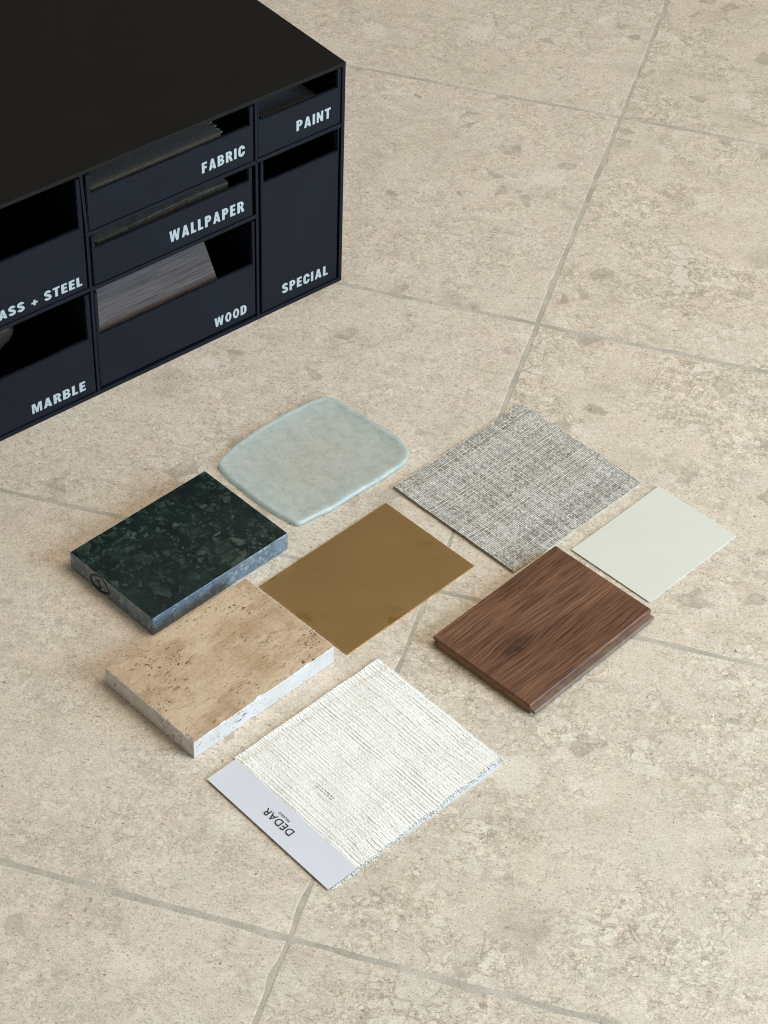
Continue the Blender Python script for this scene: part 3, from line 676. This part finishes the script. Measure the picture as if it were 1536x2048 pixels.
# ------------------------------------------------------------------ fabric swatch on its card
fs = thing('fabric_swatch', 'cream woven fabric swatch mounted on a white printed card', 'fabric sample', (-.02985, 1.00939, 0), R(44.28))
bm = sheet(.17965, .13804, .0005, lambda u, v: .0003 + .0012 * max(0, 1 - u * 5) ** 2, 30, 24); link('card', bm, MAT['board'], fs)
bm = sheet(.0283, .1384, .0004, lambda u, v: .0010 + .0012 * (1 - u) ** 2 * .6 + .0019 * u, 10, 24); link('header_strip', bm, MAT['board'], fs)
def tube(bm, pts, rad, ns=5):
    rings = []; m = len(pts)
    for i, p in enumerate(pts):
        d = (pts[min(m - 1, i + 1)] - pts[max(0, i - 1)]).normalized(); s_ = d.cross(Vector((0, 0, 1))).normalized(); u_ = s_.cross(d)
        r = rad(i / (m - 1)) if callable(rad) else rad
        rings.append([bm.verts.new(p + s_ * math.cos(2 * math.pi * k / ns) * r + u_ * math.sin(2 * math.pi * k / ns) * r * .75) for k in range(ns)])
    for a, b in zip(rings, rings[1:]):
        for k in range(ns): bm.faces.new((a[k], a[(k + 1) % ns], b[(k + 1) % ns], b[k]))
def lift(a1, a2):
    z = .0022 + .0007 * noise.noise(Vector((a1 * 35, a2 * 35, 3))) + .0005 * noise.noise(Vector((a1 * 110, a2 * 40, 6)))
    z += .0012 * max(0, noise.noise(Vector((a1 * 22, a2 * 22, 11))))
    if a2 > .134: z += -.0006
    z += .00022 * math.sin(2 * math.pi * a1 / .0030 + 3.5 * noise.noise(Vector((a1 * 40, a2 * 14, 5))) + 260 * wave(a1, a2) / .3)
    z += .0016 * max(0, (a1 - .10) / .08) * max(0, 1 - a2 / .05)
    return z
def wave(a1, a2): return .0016 * noise.noise(Vector((a2 * 28, a1 * 9, 2))) + .0011 * noise.noise(Vector((a2 * 70, a1 * 22, 8)))
def right_edge(a1): return .0005 + .0040 * max(0, (a1 - .06) / .12) + .0012 * noise.noise(Vector((a1 * 50, 0, 4))) - .003 * max(0, 1 - a1 / .05)
def left_edge(a1): return .1400 + .0040 * max(0, (a1 - .03) / .15) + .0008 * noise.noise(Vector((a1 * 60, 4, 4)))
bm = bmesh.new(); a1 = .0290; weft = []
while a1 < .1835:
    weft.append(a1); a1 += random.choice((.0013, .0015, .0017, .0019, .0022))
for k, a1 in enumerate(weft):
    lo, hi = right_edge(a1) - random.uniform(0, .0012), left_edge(a1) + random.uniform(-.0004, .0006); m = 70; base = random.uniform(.00055, .00095)
    damp = min(1, (.1840 - a1) / .012, (a1 - .0285) / .006 + .15)
    pts = []
    for i in range(m + 1):
        a2 = lo + (hi - lo) * i / m
        pts.append(Vector((a1 + wave(a1, a2) * damp, a2, lift(a1, a2) + .00012 * math.sin(i * 2.1 + k))))
    ph = random.uniform(0, 50)
    tube(bm, pts, lambda t, base=base, ph=ph: base * (1 + .42 * noise.noise(Vector((t * 22 + ph, ph, 0)))), 6)
a2 = -.001
while a2 < .1365:      # fine warp threads, riding over and under
    m = 150; side = random.choice((-1, 1)); pts = []; a2 += random.uniform(.0007, .0010)
    st = max(.029, 0); en = .1832 - random.uniform(0, .0012)
    for i in range(m + 1):
        t = st + (en - st) * i / m
        if a2 < right_edge(t) - .0005: continue
        ph = sum(1 for w in weft if w < t)
        pts.append(Vector((t, a2 + .0005 * noise.noise(Vector((t * 60, a2 * 300, 1))), lift(t, a2) + side * (.00085 if ph % 2 else -.00045))))
    if len(pts) > 3: tube(bm, pts, random.uniform(.00013, .00022), 4)
# selvage along the left edge: two tight cords with open ladder behind them
for off, r in ((.0002, .00065), (-.0012, .0005)):
    pts = [Vector((.029 + .1545 * i / 220, left_edge(.029 + .1545 * i / 220) + off + .0004 * math.sin(i * 1.9), lift(.029 + .1545 * i / 220, .139) + .0004)) for i in range(221)]
    tube(bm, pts, lambda t, r=r: r * (1 + .3 * math.sin(t * 260)), 6)
GX, GY = 260, 70; gv = {}      # the fine ground weave under the slubs
for i in range(GX + 1):
    for j in range(GY + 1):
        t = .0292 + .1536 * i / GX; lo = right_edge(t) + .0006; hi = left_edge(t) - .0016; y = lo + (hi - lo) * j / GY; gv[i, j] = bm.verts.new((t, y, lift(t, y) + .00034))
for i in range(GX):
    for j in range(GY): bm.faces.new((gv[i, j], gv[i + 1, j], gv[i + 1, j + 1], gv[i, j + 1]))
link('cloth', bm, MAT['yarn'], fs, True)['kind'] = 'stuff'
bm = bmesh.new()       # fuzz: loose fibres on the cut edges
def fibre(p, d, L, r):
    q = [p]; v = d.normalized()
    for i in range(4):
        v = (v + Vector((random.uniform(-.6, .6), random.uniform(-.6, .6), random.uniform(-.35, .25)))).normalized(); nx_ = q[-1] + v * L / 4; nx_.z = max(nx_.z, .0006); q.append(nx_)
    tube(bm, q, lambda t: r * (1 - .5 * t), 4)
for k in range(420):
    t = random.uniform(.002, .184); r_ = right_edge(t) if t > .029 else -.0012
    fibre(Vector((t, r_ + random.uniform(-.0004, .0008), lift(t, 0) * random.uniform(.4, 1) if t > .03 else .0011)), Vector((random.uniform(-.8, .8), -1, -.2)), random.uniform(.001, .0034), random.uniform(.00020, .00042))
for k in range(260):
    y = random.uniform(0, .143); fibre(Vector((.1825, y, lift(.182, y))), Vector((1, random.uniform(-1, 1), -.2)), random.uniform(.0008, .0024), random.uniform(.00012, .00024))
for k in range(150):
    y = random.uniform(.002, .139); fibre(Vector((.0292, y, .0032)), Vector((-1, random.uniform(-1, 1), -.1)), random.uniform(.0005, .0014), random.uniform(.0001, .0002))
for k in range(260):
    t = random.uniform(.03, .183); y = left_edge(t); fibre(Vector((t, y, lift(t, y))), Vector((random.uniform(-1, 1), 1, 0)), random.uniform(.0006, .0018), random.uniform(.00012, .00024))
link('frayed_fibres', bm, MAT['yarn'], fs, True)['kind'] = 'stuff'
# print on the header, read from the far side of the card: text runs along +a2, its top towards the outer edge
def flat_text(name, s, size, cx, cy, z, parent, spacing=1.0):
    cu = bpy.data.curves.new(name, 'FONT'); cu.body = s; cu.size = size; cu.align_x = 'CENTER'; cu.align_y = 'CENTER'; cu.space_character = spacing; cu.extrude = .00003
    tmp = bpy.data.objects.new(name, cu); COL.objects.link(tmp)
    me = bpy.data.meshes.new_from_object(tmp.evaluated_get(bpy.context.evaluated_depsgraph_get())); bpy.data.objects.remove(tmp)
    me.materials.clear(); me.materials.append(MAT['ink']); me.name = name
    o = bpy.data.objects.new(name, me); COL.objects.link(o); o.parent = parent; o.location = (cx, cy, z); o.rotation_euler = (0, 0, R(90)); return o
flat_text('brand_lettering', 'DEDAR', .0093, .0138, .0702, .00285, fs, 1.06)
flat_text('city_lettering', 'MILANO', .0030, .0198, .0710, .00310, fs, 1.12)
bm = bmesh.new()       # lines of small print on the card, glimpsed through the weave
for r in range(4):
    y = .0600
    while y < .0790:
        L = random.uniform(.0012, .0040); xx = .0528 + r * .0022; ye = min(y + L, .0795)
        vs = [bm.verts.new((a, b, lift(a, b) + .00048)) for a, b in ((xx, y), (xx + .0009, y), (xx + .0009, ye), (xx, ye))]; bm.faces.new(vs); y += L + .0010
link('small_print', bm, MAT['faint'], fs)
